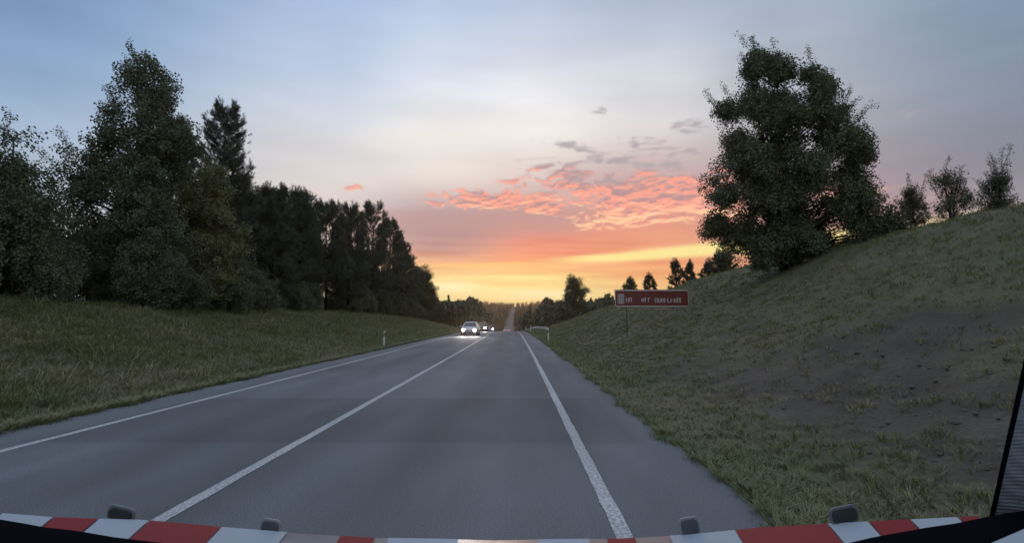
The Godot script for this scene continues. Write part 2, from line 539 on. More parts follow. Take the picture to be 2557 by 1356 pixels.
# a pine: whorls of boughs that turn up at their ends, needle tufts along them
func pine(o: Node3D, sd: int, h: float, wide: float, bare: float, tuft: Mesh, tone: Color, dense := 1.0, size := 1.0, step := 0.0) -> void:
	rng.seed = sd
	var wood := Tubes.new()
	var places := []
	var tints := []
	var trunk := []
	var rad := []
	for k in 11:
		var t := k / 10.0
		trunk.append(Vector3(0.10 * sin(t * 4.0 + sd), -0.25 + (h + 0.1) * t, 0.10 * cos(t * 3.3 + sd)))
		rad.append(0.013 * h * (1.0 - 0.93 * t) + 0.012)
	wood.tube(trunk, rad, 7)
	var y := bare * h
	while y < h * 0.985:
		var t := (y / h - bare) / (1.0 - bare)
		var k10 := y / h * 10.0
		var from: Vector3 = trunk[int(k10)].lerp(trunk[mini(int(k10) + 1, 10)], k10 - int(k10))
		from.y = y
		var full := wide * (pow(1.0 - t, 0.6) * 0.92 + 0.08) * (0.72 + 0.28 * smoothstep(0.0, 0.22, t))
		for b in 5:
			var a := rng.randf() * TAU
			var ln := full * rng.randf_range(0.62, 1.12)
			var out := Vector3(cos(a), 0, sin(a))
			var lift := lerpf(0.05, 0.75, t)
			var pts := [from]
			for q in 4:
				var s := (q + 1) / 4.0
				pts.append(from + out * ln * s + Vector3(0, ln * (lift * s + 0.32 * s * s - 0.10 * s), 0) + rand_dir() * 0.05 * ln)
			var r0 := 0.012 + 0.012 * ln
			wood.tube(pts, [r0, r0 * 0.75, r0 * 0.55, r0 * 0.35, 0.006], 4)
			var count := int((4 + ln * 5.5) * dense)
			for q in count:
				var s := 0.22 + 0.78 * pow(rng.randf(), 0.75)
				var seg := minf(s * 4.0, 3.999)
				var p: Vector3 = pts[int(seg)].lerp(pts[int(seg) + 1], seg - int(seg))
				var sideways := out.cross(Vector3.UP) * rng.randf_range(-1, 1)
				var reach := ln * 0.30 * rng.randf()
				var dir := (out * 0.5 + sideways * 0.9 + Vector3(0, rng.randf_range(0.15, 0.9), 0)).normalized()
				places.append(facing(dir + Vector3(0, 0.35, 0), p + dir * reach, size * rng.randf_range(0.75, 1.25)))
				tints.append(green(tone, 0.2))
			for e in 3:
				places.append(facing(out * 0.25 + Vector3(0, 0.9, 0) + rand_dir() * 0.2, pts[4] - out * 0.05 * e + Vector3(0, 0.25 * size * e, 0), size * (1.2 - 0.2 * e)))
				tints.append(green(tone, 0.2))
		y += maxf(step, h * lerpf(0.036, 0.026, t)) * rng.randf_range(0.85, 1.15)
	for e in 8:
		places.append(facing(Vector3.UP + rand_dir() * 0.15, trunk[10] - Vector3(0, 0.16 * e - 0.25, 0), size * 1.0))
		tints.append(green(tone, 0.2))
	part("trunk", wood.mesh(), M.pine_bark, o)
	bake(tuft, places, tints, "crown", o, M.needle)


func _ready() -> void:
	# ---- camera, sky, sun, exposure
	var cam := Camera3D.new()
	cam.name = "camera"
	add_child(cam)
	cam.position = Vector3(0, EYE, 0)
	cam.rotation = Vector3(atan(122.0 / 1350.0), atan(11.5 / 1350.0), 0)
	cam.fov = 2.0 * rad_to_deg(atan(678.0 / 1350.0))
	cam.near = 0.05
	cam.far = 9000.0
	cam.current = true
	var env := Environment.new()
	env.background_mode = Environment.BG_SKY
	env.sky = Sky.new()
	env.sky.sky_material = make_sky()
	env.tonemap_mode = Environment.TONE_MAPPER_LINEAR
	env.tonemap_exposure = 1.1
	env.sdfgi_enabled = true
	env.ssao_enabled = true
	env.ssil_enabled = true
	env.volumetric_fog_enabled = true
	env.volumetric_fog_density = 0.00022
	env.volumetric_fog_albedo = Color(1.0, 0.87, 0.72)
	env.volumetric_fog_anisotropy = 0.8
	var we := WorldEnvironment.new()
	we.name = "environment"
	we.environment = env
	add_child(we)
	var sun := DirectionalLight3D.new()
	sun.name = "sun"
	add_child(sun)
	sun.light_color = Color(1.0, 0.62, 0.32)
	sun.light_energy = 0.15
	sun.light_angular_distance = 3.0
	sun.shadow_enabled = true
	sun.look_at_from_position(Vector3(0, 0, 0), Vector3(0.03, -0.012, 1.0), Vector3.UP)

	rng.seed = 7
	bumps.seed = 3
	bumps.frequency = 0.06
	bumps.fractal_octaves = 4
	patches.seed = 21
	patches.frequency = 0.12
	patches.fractal_octaves = 4
	make_materials()
	make_land()
	make_road()
	make_roadside()
	make_trees()
	make_forest()
	make_grass()
	make_cars()
	make_own_car()


func noise_image(size: int, freq: float, sd: int, lo: float, hi: float, octaves := 4, kind := FastNoiseLite.TYPE_SIMPLEX) -> ImageTexture:
	var f := FastNoiseLite.new()
	f.noise_type = kind
	f.frequency = freq
	f.seed = sd
	f.fractal_octaves = octaves
	var im := f.get_seamless_image(size, size)
	im.convert(Image.FORMAT_RGB8)
	for y in size:
		for x in size:
			var v := lerpf(lo, hi, im.get_pixel(x, y).r)
			im.set_pixel(x, y, Color(v, v, v))
	return ImageTexture.create_from_image(im)


func make_materials() -> void:
	M.bark = mat(srgb(0.07, 0.055, 0.042), 0.95)
	M.pine_bark = mat(srgb(0.085, 0.05, 0.032), 0.95)
	M.leaf = mat(Color.WHITE, 0.7, 0.0, true)
	M.leaf.backlight_enabled = true
	M.leaf.backlight = Color(0.45, 0.5, 0.22)
	M.needle = mat(Color.WHITE, 0.75, 0.0, true)
	M.blade = mat(Color.WHITE, 0.8, 0.0, true)
	M.blade.backlight_enabled = true
	M.blade.backlight = Color(0.5, 0.55, 0.25)
	M.ground = mat(Color.WHITE, 0.95, 0.0, true)
	M.ground.albedo_texture = noise_image(512, 0.035, 4, 0.72, 1.0, 5)
	M.ground.uv1_triplanar = true
	M.ground.uv1_world_triplanar = true
	M.ground.uv1_scale = Vector3.ONE * 0.45
	M.asphalt = mat(Color.WHITE, 0.78, 0.0, true)
	M.asphalt.albedo_texture = noise_image(512, 0.22, 9, 0.55, 1.05, 4)
	M.asphalt.uv1_triplanar = true
	M.asphalt.uv1_world_triplanar = true
	M.asphalt.uv1_scale = Vector3.ONE * 0.5
	M.asphalt.normal_enabled = true
	var gn := FastNoiseLite.new()
	gn.frequency = 0.25
	gn.seed = 31
	var gi := gn.get_seamless_image(512, 512)
	gi.convert(Image.FORMAT_RGBA8)
	gi.bump_map_to_normal_map(3.0)
	M.asphalt.normal_texture = ImageTexture.create_from_image(gi)
	M.asphalt.normal_scale = 0.6
	M.line = mat(Color.WHITE, 0.7, 0.0, true)
	M.line.albedo_texture = noise_image(256, 0.10, 17, 0.62, 1.06, 5)
	M.line.uv1_triplanar = true
	M.line.uv1_world_triplanar = true
	M.line.uv1_scale = Vector3.ONE * 0.8
	M.steel = mat(srgb(0.30, 0.31, 0.31), 0.65, 0.25)
	M.stone = mat(Color.WHITE, 0.95, 0.0, true)
	M.white = mat(srgb(0.72, 0.72, 0.69), 0.5)
	M.black = mat(srgb(0.02, 0.02, 0.02), 0.6)
	M.reflector = mat(srgb(0.75, 0.73, 0.65), 0.2, 0.3)
	M.rubber = mat(srgb(0.015, 0.015, 0.015), 0.9)


const SIDE := [0.0, 0.25, 0.55, 0.9, 1.3, 1.7, 2.1, 2.5, 3.0, 3.5, 4.0, 4.5, 5.0, 5.6, 6.2, 6.8, 7.5, 8.2, 9.0, 9.7, 10.5, 11.2, 12.0, 12.6, 13.2, 14.0, 15.5, 18.0, 22.0, 28.0, 38.0, 55.0, 85.0, 140.0, 240.0, 420.0, 800.0, 1600.0, 3200.0]


func make_land() -> void:
	var lats := []
	for k in range(SIDE.size() - 1, -1, -1):
		lats.append(-7.45 - SIDE[k])
	lats.append(-7.40)
	lats.append(2.05)
	for k in SIDE.size():
		lats.append(2.1 + SIDE[k])
	var rows := []
	var cols := []
	var d := -30.0
	while d < 5200.0:
		var row := []
		var col := []
		for lat in lats:
			row.append(at(lat, d))
			var n := patches.get_noise_2d(lat * 2.0, d * 1.2)
			var n2 := patches.get_noise_2d(lat * 9.0 + 50.0, d * 7.0)
			var g := Color(0.140, 0.142, 0.066).lerp(Color(0.175, 0.15, 0.09), clampf(0.35 + 1.3 * n, 0.0, 1.0)) * (1.0 + 0.25 * n2)
			if lat > 3.0:
				var bare: float = smoothstep(3.2, 4.6, lat) * (1.0 - smoothstep(13.0, 19.0, d + 8.0 * n)) * (1.0 - smoothstep(6.4, 8.8, lat + 4.0 * n))
				g = g.lerp(Color(0.100, 0.076, 0.062) * (1.0 + 0.8 * n2), 0.85 * bare)
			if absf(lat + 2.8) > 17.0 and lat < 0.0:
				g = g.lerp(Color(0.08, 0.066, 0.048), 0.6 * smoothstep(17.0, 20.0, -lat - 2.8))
			col.append(g)
		rows.append(row)
		cols.append(col)
		d += clampf(0.025 * absf(d), 0.45, 80.0)
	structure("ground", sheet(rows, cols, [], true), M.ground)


func strip(l0: float, l1: float, d0: float, d1: float, lift: float, tone: Color, vary: float, cols_n := 2) -> ArrayMesh:
	var rows := []
	var cols := []
	var d := d0
	while true:
		var row := []
		var col := []
		for k in cols_n:
			var lat := lerpf(l0, l1, k / (cols_n - 1.0))
			var rag := 0.05 * patches.get_noise_2d(d * 9.0, lat) if (k == 0 or k == cols_n - 1) and cols_n > 2 else (0.016 * patches.get_noise_2d(d * 30.0, lat * 70.0) if cols_n == 2 else 0.0)
			row.append(Vector3(lat + rag + off(d), road_y(d) + lift, -d))
			var n := patches.get_noise_2d(lat * 11.0, d * 2.5)
			var c := tone * (1.0 + vary * n)
			if cols_n > 2:
				# worn wheel tracks in both lanes
				var tr := 0.0
				for w in [-5.35, -3.75, -1.85, -0.25]:
					tr += exp(-pow((lat - w) / 0.32, 2.0))
				var edge := smoothstep(-6.5, -6.9, lat) + smoothstep(1.1, 1.5, lat)
				c = c * (1.0 + 0.13 * tr - 0.14 * exp(-pow((lat + 1.05) / 0.45, 2.0)) - 0.12 * exp(-pow((lat + 4.55) / 0.45, 2.0)) + 0.12 * edge + 0.30 * patches.get_noise_2d(lat * 1.6, d * 0.5) + 0.16 * patches.get_noise_2d(lat * 7.0 + 30.0, d * 0.9))
				# a darker length across both lanes
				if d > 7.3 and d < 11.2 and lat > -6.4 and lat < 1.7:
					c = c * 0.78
			col.append(c)
		rows.append(row)
		cols.append(col)
		if d >= d1:
			break
		d = minf(d1, d + clampf(0.02 * absf(d), 0.2, 40.0))
	return sheet(rows, cols, [], true)


func make_road() -> void:
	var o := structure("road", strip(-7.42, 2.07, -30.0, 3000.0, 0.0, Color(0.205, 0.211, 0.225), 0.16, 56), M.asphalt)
	for l in [[-6.3, "edge_line"], [-2.86, "centre_line"], [0.80, "edge_line"]]:
		var p := part(l[1], strip(l[0] - 0.065, l[0] + 0.065, -30.0, 900.0, 0.005, Color(0.60, 0.60, 0.60), 0.25), M.line, o)
		p.set_meta("kind", "structure")


# ---------------------------------------------------------------- by the road
func delineator(lat: float, d: float, label: String) -> void:
	var o := thing("delineator_post", label, "road post", at(lat, d), 0.0, "white roadside delineator posts")
	var f := Flat.new()
	var prof := [[-0.2, 0.058, 0.045], [0.70, 0.055, 0.042]]
	var rings := []
	for p in prof:
		rings.append(ring3(p[1], p[2], p[0]))
	f.loft(rings, true)
	part("post", f.mesh(), M.white, o)
	f = Flat.new()
	f.loft([ring3(0.056, 0.043, 0.702, 0.04), ring3(0.055, 0.042, 0.90, 0.04)], true)
	part("band", f.mesh(), M.black, o)
	f = Flat.new()
	f.loft([ring3(0.055, 0.042, 0.942, 0.0, 0.04), ring3(0.053, 0.040, 1.03, 0.03), ring3(0.03, 0.02, 1.05, 0.0)], true)
	part("cap", f.mesh(), M.white, o)
	f = Flat.new()
	f.slab(Vector3(-0.022, 0.735, 0.044), Vector3(0.022, 0.905, 0.056), 0.004)
	part("reflector", f.mesh(), M.reflector, o)


func ring3(w: float, t: float, y: float, slant := 0.0, _s2 := 0.0) -> Array:
	var r := []
	for k in 10:
		var a := TAU * k / 10.0
		var x := cos(a) * w
		r.append(Vector3(x, y + slant * x / w, sin(a) * t))
	return r


func make_roadside() -> void:
	delineator(-8.48, 35.2, "white delineator post with black band on the left grass verge")
	delineator(2.8, 45.5, "nearest white delineator post on the right verge beside the guardrail")
	delineator(2.55, 78.0, "middle white delineator post along the right road edge before the crest")
	delineator(2.5, 97.0, "farthest white delineator post along the right road edge at the crest")
	# guardrail
	var g := thing("guardrail", "grey steel guardrail along the right verge near the road crest", "guardrail", at(3.9, 96.0))
	var base := at(3.9, 96.0)
	var f := Flat.new()
	var prof := [[0.0, 0.44], [0.05, 0.47], [0.05, 0.53], [0.0, 0.57], [0.0, 0.63], [0.05, 0.67], [0.05, 0.73], [0.0, 0.76]]
	for face in [0.0, 0.006]:
		var prev := []
		for k in 19:
			var d := 62.0 + k * 4.0
			var now := []
			for q in prof:
				now.append(at(3.9 - 0.004 * (d - 62.0), d) - base + Vector3(-q[0] + face, q[1] + 0.1, 0))
			if k:
				for q in prof.size() - 1:
					f.quad(prev[q], prev[q + 1], now[q + 1], now[q])
			prev = now
	part("rail", f.mesh(), M.steel, g)
	for k in 19:
		var d := 62.0 + k * 4.0
		var p := at(3.9 - 0.004 * (d - 62.0), d) - base
		f = Flat.new()
		f.slab(p + Vector3(0.012, -0.3, -0.03), p + Vector3(0.09, 0.82, 0.03), 0.01)
		part("post", f.mesh(), M.steel, g)
	make_sign()


func make_sign() -> void:
	var w := 3.96
	var h := 0.94
	var y0 := 2.30
	var gy := ground(7.22, 29.0)
	var base := Vector3(7.22, gy, -29.0)
	var o := thing("direction_sign", "long brown sign with white border and pale square emblem on the right embankment", "sign", base, 0.02)
	var brown := mat(srgb(0.19, 0.036, 0.026), 0.5)
	var pale := mat(srgb(0.78, 0.72, 0.67), 0.5)
	var f := Flat.new()
	var lo := y0 - gy
	f.slab(Vector3(-w / 2, lo, -0.03), Vector3(w / 2, lo + h, 0.0), 0.012)
	part("panel", f.mesh(), brown, o)
	f = Flat.new()
	var e := 0.02
	var b := 0.045
	f.box(Vector3(-w / 2 + e, lo + e, 0.003), Vector3(w / 2 - e, lo + e + b, 0.007))
	f.box(Vector3(-w / 2 + e, lo + h - e - b, 0.003), Vector3(w / 2 - e, lo + h - e, 0.007))
	f.box(Vector3(-w / 2 + e, lo + e + b + 0.001, 0.003), Vector3(-w / 2 + e + 0.022, lo + h - e - b - 0.001, 0.007))
	f.box(Vector3(w / 2 - e - 0.022, lo + e + b + 0.001, 0.003), Vector3(w / 2 - e, lo + h - e - b - 0.001, 0.007))
	part("border", f.mesh(), pale, o)
	f = Flat.new()
	f.slab(Vector3(-w / 2 + 0.13, lo + 0.18, 0.003), Vector3(-w / 2 + 0.50, lo + 0.70, 0.009), 0.002)
	var em := part("emblem", f.mesh(), mat(srgb(0.50, 0.42, 0.40), 0.5), o)
	f = Flat.new()
	f.box(Vector3(-w / 2 + 0.14, lo + 0.19, 0.011), Vector3(-w / 2 + 0.21, lo + 0.69, 0.014))
	part("red_edge", f.mesh(), mat(srgb(0.40, 0.12, 0.10), 0.5), em)
	f = Flat.new()
	f.box(Vector3(-w / 2 + 0.28, lo + 0.26, 0.011), Vector3(-w / 2 + 0.34, lo + 0.62, 0.014))
	f.box(Vector3(-w / 2 + 0.40, lo + 0.22, 0.011), Vector3(-w / 2 + 0.47, lo + 0.66, 0.014))
	part("figure", f.mesh(), mat(srgb(0.30, 0.27, 0.26), 0.5), em)
	# rows of letters too blurred to read: strokes of their height and spacing
	rng.seed = 44
	for run in [[0.60, 0.98, 0.27], [1.44, 2.00, 0.27], [2.14, 3.62, 0.25]]:
		f = Flat.new()
		var x: float = -w / 2 + run[0]
		while x < -w / 2 + run[1] - 0.06:
			var q: float = lo + run[2]
			var ht := 0.24 * rng.randf_range(0.9, 1.05)
			f.box(Vector3(x, q, 0.003), Vector3(x + 0.03, q + ht, 0.007))
			if rng.randf() < 0.75:
				var yy: float = q + [0.0, 0.10, 0.2][rng.randi() % 3]
				f.box(Vector3(x + 0.031, yy, 0.003), Vector3(x + 0.10, yy + 0.03, 0.007))
			if rng.randf() < 0.55:
				f.box(Vector3(x + 0.101, q, 0.003), Vector3(x + 0.128, q + ht, 0.007))
			x += 0.17
		part("word", f.mesh(), pale, o)
	for sx in [-1.35, 1.35]:
		f = Flat.new()
		var g2 := ground(7.22 + sx, 29.05) - gy
		f.slab(Vector3(sx - 0.022, g2 - 0.4, -0.079), Vector3(sx + 0.022, lo + h - 0.05, -0.034), 0.012)
		part("post", f.mesh(), mat(srgb(0.06, 0.058, 0.055), 0.7, 0.2), o)


# ---------------------------------------------------------------- trees
func make_trees() -> void:
	rng.seed = 100
	var near_spray := leaf_spray(17, 0.42, 0.098, 0.10)
	var far_spray := leaf_spray(19, 0.60, 0.15, 0.17)
	var tuft := needle_tuft(26, 0.34, 0.20, 0.011)
	var tuft_far := needle_tuft(24, 0.62, 0.24, 0.017)
	M.far_spray = far_spray
	M.near_spray = near_spray
	M.tuft_far = tuft_far
	var dark := Color(0.092, 0.108, 0.056)
	var yellowish := Color(0.15, 0.145, 0.055)
	var needles := Color(0.070, 0.085, 0.055)
	# the big tree on the right bank
	var o := thing("roadside_tree", "large bushy leafy tree with upright shoots on the right embankment", "tree", at(12.0, 24.0, -0.05))
	var bulk := []
	var knots := [[-2.9, 3.0, 0.8], [-2.7, 2.0, 0.7], [-2.2, 4.3, 0.9], [-1.9, 5.6, 0.65], [-1.35, 6.6, 0.8], [-1.0, 7.8, 0.65], [-0.75, 8.8, 0.45], [-0.8, 9.6, 0.22], [0.2, 8.7, 0.42], [0.6, 7.6, 0.8], [1.6, 7.7, 0.5], [1.85, 8.4, 0.28], [1.6, 6.6, 0.85], [2.4, 6.1, 0.5], [2.1, 5.2, 0.85], [3.3, 5.2, 0.5], [2.9, 4.0, 0.85], [3.5, 3.0, 0.75], [3.5, 1.9, 0.85], [4.1, 1.0, 0.7], [0.0, 6.7, 0.9], [0.0, 5.3, 1.15], [0.6, 4.0, 1.3], [-0.9, 4.4, 1.0], [-0.9, 3.0, 1.2], [0.9, 2.4, 1.3], [2.2, 2.5, 1.0], [-1.7, 1.4, 0.9], [0.0, 1.1, 1.1], [1.7, 0.9, 1.0], [2.9, 0.8, 0.8], [-2.3, 7.0, 0.25], [-0.2, 9.2, 0.22], [-1.1, 9.1, 0.22], [1.3, 8.6, 0.22], [2.6, 7.0, 0.25], [-1.3, 0.7, 0.8], [-0.4, 0.5, 0.8], [3.7, 0.6, 0.7], [0.8, 0.5, 0.8]]
	for q in knots.size():
		var n: Array = knots[q]
		bulk.append([n[0], n[1], [0.5, -0.6, 0.9, -0.1][q % 4] * minf(1.3, 1.4 * n[2]), n[2], n[2] * 0.9, n[2], int(3 + 9 * n[2] * n[2])])
	leafy(o, 311, bulk, 9.6, 0.20, near_spray, 38, 0.40, dark, 0.85, 1.0, 3)
	# the big tree on the left
	o = thing("roadside_tree", "tallest leafy tree with a narrow ragged top, left side of the road", "tree", at(-21.2, 29.5, -0.05))
	leafy(o, 302, [[0.5, 11.9, 0.0, 1.3, 1.9, 1.2, 26], [0.0, 9.3, 0.0, 2.3, 1.9, 1.8, 40], [2.0, 9.0, 0.0, 0.9, 1.5, 1.0, 14], [-2.2, 7.0, 0.0, 2.0, 2.0, 1.7, 30], [0.9, 6.3, 0.0, 2.2, 2.2, 1.9, 36], [-3.2, 4.6, 0.0, 2.2, 2.2, 1.8, 15], [1.0, 3.2, 0.0, 2.4, 1.8, 2.0, 34]], 13.3, 0.21, far_spray, 15, 0.52, dark, 0.45, 0.9)
	o = thing("roadside_tree", "yellow green leafy tree in front of the tallest pine, left side", "tree", at(-20.2, 34.0, -0.05))
	leafy(o, 303, [[0.0, 6.6, 0.0, 1.7, 2.3, 1.6, 30], [0.9, 4.4, 0.2, 1.9, 2.0, 1.7, 30], [-1.3, 4.2, 0.0, 1.8, 2.2, 1.6, 30], [0.2, 1.9, 0.3, 2.5, 1.3, 1.8, 30]], 8.6, 0.13, far_spray, 26, 0.62, yellowish, 0.2, 0.85)
	o = thing("roadside_tree", "slender leafy tree with wispy top at the left edge of the view", "tree", at(-21.8, 22.6, -0.05))
	leafy(o, 304, [[0.0, 5.2, 0.0, 0.9, 1.8, 0.9, 16], [-0.6, 3.9, 0.0, 1.6, 1.7, 1.3, 22], [0.9, 4.0, 0.0, 1.2, 1.6, 1.2, 16], [0.0, 2.0, 0.0, 1.9, 1.2, 1.6, 22]], 7.7, 0.11, far_spray, 13, 0.55, dark * 0.95, 0.5, 0.8)
	o = thing("roadside_tree", "thin young leafy tree between the wispy tree and the tallest leafy tree", "tree", at(-23.4, 25.6, -0.05))
	leafy(o, 305, [[0.0, 3.9, 0.0, 0.9, 1.4, 0.9, 16], [0.3, 2.3, 0.0, 1.3, 1.2, 1.2, 18]], 5.2, 0.07, far_spray, 12, 0.5, dark, 0.4, 0.75)
	o = thing("roadside_tree", "small round leafy tree standing at the left row's far end by the road", "tree", at(-21.6, 128.0, -0.1))
	leafy(o, 306, [[0.0, 9.6, 0.0, 2.2, 3.6, 2.2, 34], [1.2, 6.0, 0.0, 2.8, 2.6, 2.4, 34], [-1.2, 5.0, 0.0, 2.8, 3.0, 2.4, 34], [0.5, 2.4, 0.0, 3.0, 2.0, 2.6, 30]], 13.4, 0.16, far_spray, 20, 0.95, dark, 0.0, 1.5)
	# pines of the left row: offset, distance, height, half width, bare part, label
	var row := [
		[-24.0, 43.4, 16.4, 3.5, 0.08, "tallest dark pine with a dense pointed crown behind the yellow green tree"],
		[-25.6, 39.5, 13.6, 2.2, 0.1, "narrow pine squeezed between the tallest leafy tree and the tallest pine"],
		[-22.0, 48.5, 10.8, 3.0, 0.08, "first pine of the lower row right of the tallest pine"],
		[-22.5, 56.0, 12.2, 3.2, 0.27, "second pine of the lower row right of the tallest pine"],
		[-23.0, 66.0, 13.0, 3.4, 0.27, "third pine of the lower row right of the tallest pine"],
		[-22.0, 72.0, 13.9, 3.2, 0.12, "fourth pine of the lower row, left of the broad topped pine"],
		[-22.0, 84.5, 17.0, 4.2, 0.12, "broad topped pine rising over the middle of the left row"],
		[-21.2, 92.5, 15.9, 3.9, 0.12, "pine with a ragged sunset side next to the broad topped pine"],
		[-22.0, 108.5, 14.6, 3.6, 0.10, "pine stepping down towards the far end of the left row"],
		[-23.0, 118.0, 13.4, 3.4, 0.10, "second last pine stepping down at the left row's far end"],
		[-24.0, 146.0, 13.5, 3.0, 0.08, "last pine of the left row, lowest against the sunset"]]
	var k := 0
	for a in row:
		var near_one: bool = a[1] < 60.0
		o = thing("pine_tree", a[5], "pine tree", at(a[0], a[1], -0.1), 0.0, "pines of the left roadside row")
		pine(o, 400 + k, a[2], a[3], a[4], tuft if near_one else tuft_far, needles, 2.0 if near_one else 1.2, 1.2 if near_one else 1.15)
		k += 1
	# the second rank behind them
	var ranks := []
	for q in 3:
		var h: float = [12.0, 13.0, 11.0][q]
		var p := thing("pine_tree", "dark pine half hidden in the second rank behind the left row", "pine tree", at(-27.0 - q, 52.0 + 9.0 * q, -0.1), 0.0, "pines of the second rank")
		pine(p, 440 + q, h, [3.2, 3.4, 3.0][q], 0.06, tuft_far, needles, 1.25, 1.25)
		ranks.append(p)
	rng.seed = 77
	for q in 24:
		var d := 46.0 + q * 6.0
		var spot := at(rng.randf_range(-34.0, -25.5), d + rng.randf_range(-2.0, 2.0), -0.1)
		if absf(spot.x / spot.z - 0.363) < 0.012:
			continue
		var p: Node3D = ranks[q % 3].duplicate()
		p.name = numbered("pine_tree")
		add_child(p)
		p.position = spot
		p.rotation.y = rng.randf() * TAU
		p.scale = Vector3.ONE * rng.randf_range(0.82, 1.02)
	# young trees along the right ridge
	var young := [
		[17.0, 21.0, 2.25, 0.75, "bushy feathery sapling on the right ridge crest, left of the slender one"],
		[17.6, 19.6, 1.75, 0.42, "slender feathery sapling on the right ridge crest, rightmost of all"],
		[17.0, 23.0, 2.0, 0.42, "thin sapling on the ridge just right of the big bushy tree"],
		[17.0, 57.0, 3.0, 1.0, "dense dark young pine on the ridge above the brown sign"],
		[17.0, 67.4, 2.6, 0.9, "young pine on the ridge above the middle of the brown sign"],
		[17.4, 79.6, 3.3, 1.3, "low young pine on the ridge above the left half of the brown sign"],
		[17.6, 83.0, 2.9, 1.2, "low young pine at the left end of the ridge above the sign"],
		[17.0, 52.6, 2.2, 0.6, "little pointed pine right of the dense dark young pine"],
		[17.0, 47.5, 1.5, 0.7, "low pine scrub between the pointed pine and the big tree"],
		[17.0, 44.8, 1.7, 0.8, "low pine scrub on the ridge just left of the big tree"],
		[16.6, 42.6, 1.5, 0.8, "low pine scrub touching the left foot of the big tree"]]
	k = 0
	for a in young:
		o = thing("sapling" if k < 3 else "young_pine", a[4], "young tree", at(a[0], a[1], -0.05), 0.0, "young trees along the right ridge")
		if k < 3:
			var hh: float = a[2]
			var ww: float = a[3]
			leafy(o, 520 + k, [[0.0, hh * 0.36, 0.0, ww, hh * 0.34, ww * 0.9, 26], [0.0, hh * 0.72, 0.0, ww * 0.55, hh * 0.28, ww * 0.5, 14]], hh, 0.03, near_spray, 9, 0.20, Color(0.085, 0.09, 0.052), 0.5, 0.62, 3)
			k += 1
			continue
		pine(o, 500 + k, a[2], a[3], 0.03, needle_tuft_small(), Color(0.075, 0.082, 0.052), 1.7 if a[1] > 30.0 else 2.0, 1.0 if a[1] > 30.0 else 0.6, 0.26 if a[1] > 30.0 else 0.16)
		k += 1
	o = thing("roadside_tree", "lone round topped tree standing dark against the sunset left of the sign", "tree", at(17.5, 146.0, -0.1))
	leafy(o, 307, [[-0.4, 11.2, 0.0, 2.0, 2.7, 2.0, 32], [1.5, 9.2, 0.0, 1.8, 1.7, 1.6, 20], [-1.5, 8.2, 0.0, 1.7, 1.9, 1.6, 20], [0.3, 6.0, 0.0, 2.0, 2.0, 1.8, 18]], 14.4, 0.2, far_spray, 14, 0.75, dark, 0.0, 1.4)
	# bushes at the foot of the left row
	var bush := []
	for q in 3:
		var s := thing("shrub", ["leafy shrub standing forward of the tallest leafy tree on the left", "leafy shrub standing forward of the yellow green tree on the left", "leafy shrub standing forward of the tallest pine on the left"][q], "shrub", at(-18.5, 30.0 + q * 5.0, -0.05), 0.0, "undergrowth along the left tree row")
		leafy(s, 600 + q, [[0.0, 0.9, 0.0, 1.5, 0.9, 1.2, 22], [0.5, 1.5, 0.0, 0.8, 0.8, 0.8, 9], [-0.7, 1.2, 0.2, 0.8, 0.7, 0.8, 8]], 2.2, 0.04, far_spray, 14, 0.42, [dark * 0.95, Color(0.11, 0.125, 0.065), Color(0.13, 0.13, 0.07)][q], 0.0, 0.62, 3)
		bush.append(s)
	rng.seed = 88
	for q in 84:
		var d := 15.0 + q * 2.2 + rng.randf_range(-0.8, 0.8) if q < 60 else 18.0 + (q - 60) * 1.1
		var spot := at((rng.randf_range(-23.5, -18.6) - (1.5 if d > 60.0 else 0.0)) if q < 60 else rng.randf_range(-31.0, -24.0), d, -0.05)
		if d > 45.0 and absf(spot.x / spot.z - 0.363) < 0.02:
			continue
		var b: Node3D = bush[q % 3].duplicate()
		b.name = numbered("shrub")
		add_child(b)
		b.position = spot
		var under := "beneath the row of lower pines on the left"
		if q >= 60:
			under = "in the dark behind the front row of the left trees"
		elif d < 27.0:
			under = "beneath the wispy tree at the left edge"
		elif d < 33.0:
			under = "beneath the tallest leafy tree on the left"
		elif d < 42.0:
			under = "beneath the yellow green tree on the left"
		elif d > 95.0:
			under = "at the far end of the left tree row"
		b.set_meta("label", "leafy shrub " + under)
		b.rotation.y = rng.randf() * TAU
		b.scale = Vector3(1, rng.randf_range(0.85, 1.5), 1) * rng.randf_range(0.8, 1.35) * (1.0 if q < 60 else 1.35)


func needle_tuft_small() -> Mesh:
	if not M.has("tuft_small"):
		M.tuft_small = needle_tuft(22, 0.26, 0.15, 0.012)
	return M.tuft_small


# ---------------------------------------------------------------- the far woods, one mass
func far_tree(tall: float, wide: float, pointed: bool) -> ArrayMesh:
	var f := Flat.new()
	f.tint = Color(0.4, 0.35, 0.3)
	for a in 3:
		var s := Vector3(cos(a * 2.1), 0, sin(a * 2.1)) * 0.2
		f.tri(-s - Vector3(0, 0.5, 0), Vector3(0, tall * 0.8, 0), s - Vector3(0, 0.5, 0))
	for k in 200:
		var t := rng.randf()
		var r := wide * ((1.0 - t) * 0.95 + 0.05 if pointed else sqrt(maxf(0.02, 1.0 - pow(2.0 * t - 0.9, 2.0) * 0.82)))
		var a := rng.randf() * TAU
		var p := Vector3(cos(a), 0, sin(a)) * r * sqrt(rng.randf()) + Vector3(0, tall * (0.10 + 0.88 * t), 0)
		var g := rng.randf_range(0.82, 1.18)
		f.tint = Color(g, g, g)
		var u := rand_dir() * wide * 0.28
		var w := rand_dir() * wide * 0.28
		f.tri(p + u, p + w, p - u * 0.5 - w * 0.5 + Vector3(0, 0.25 * wide, 0))
	return f.mesh()


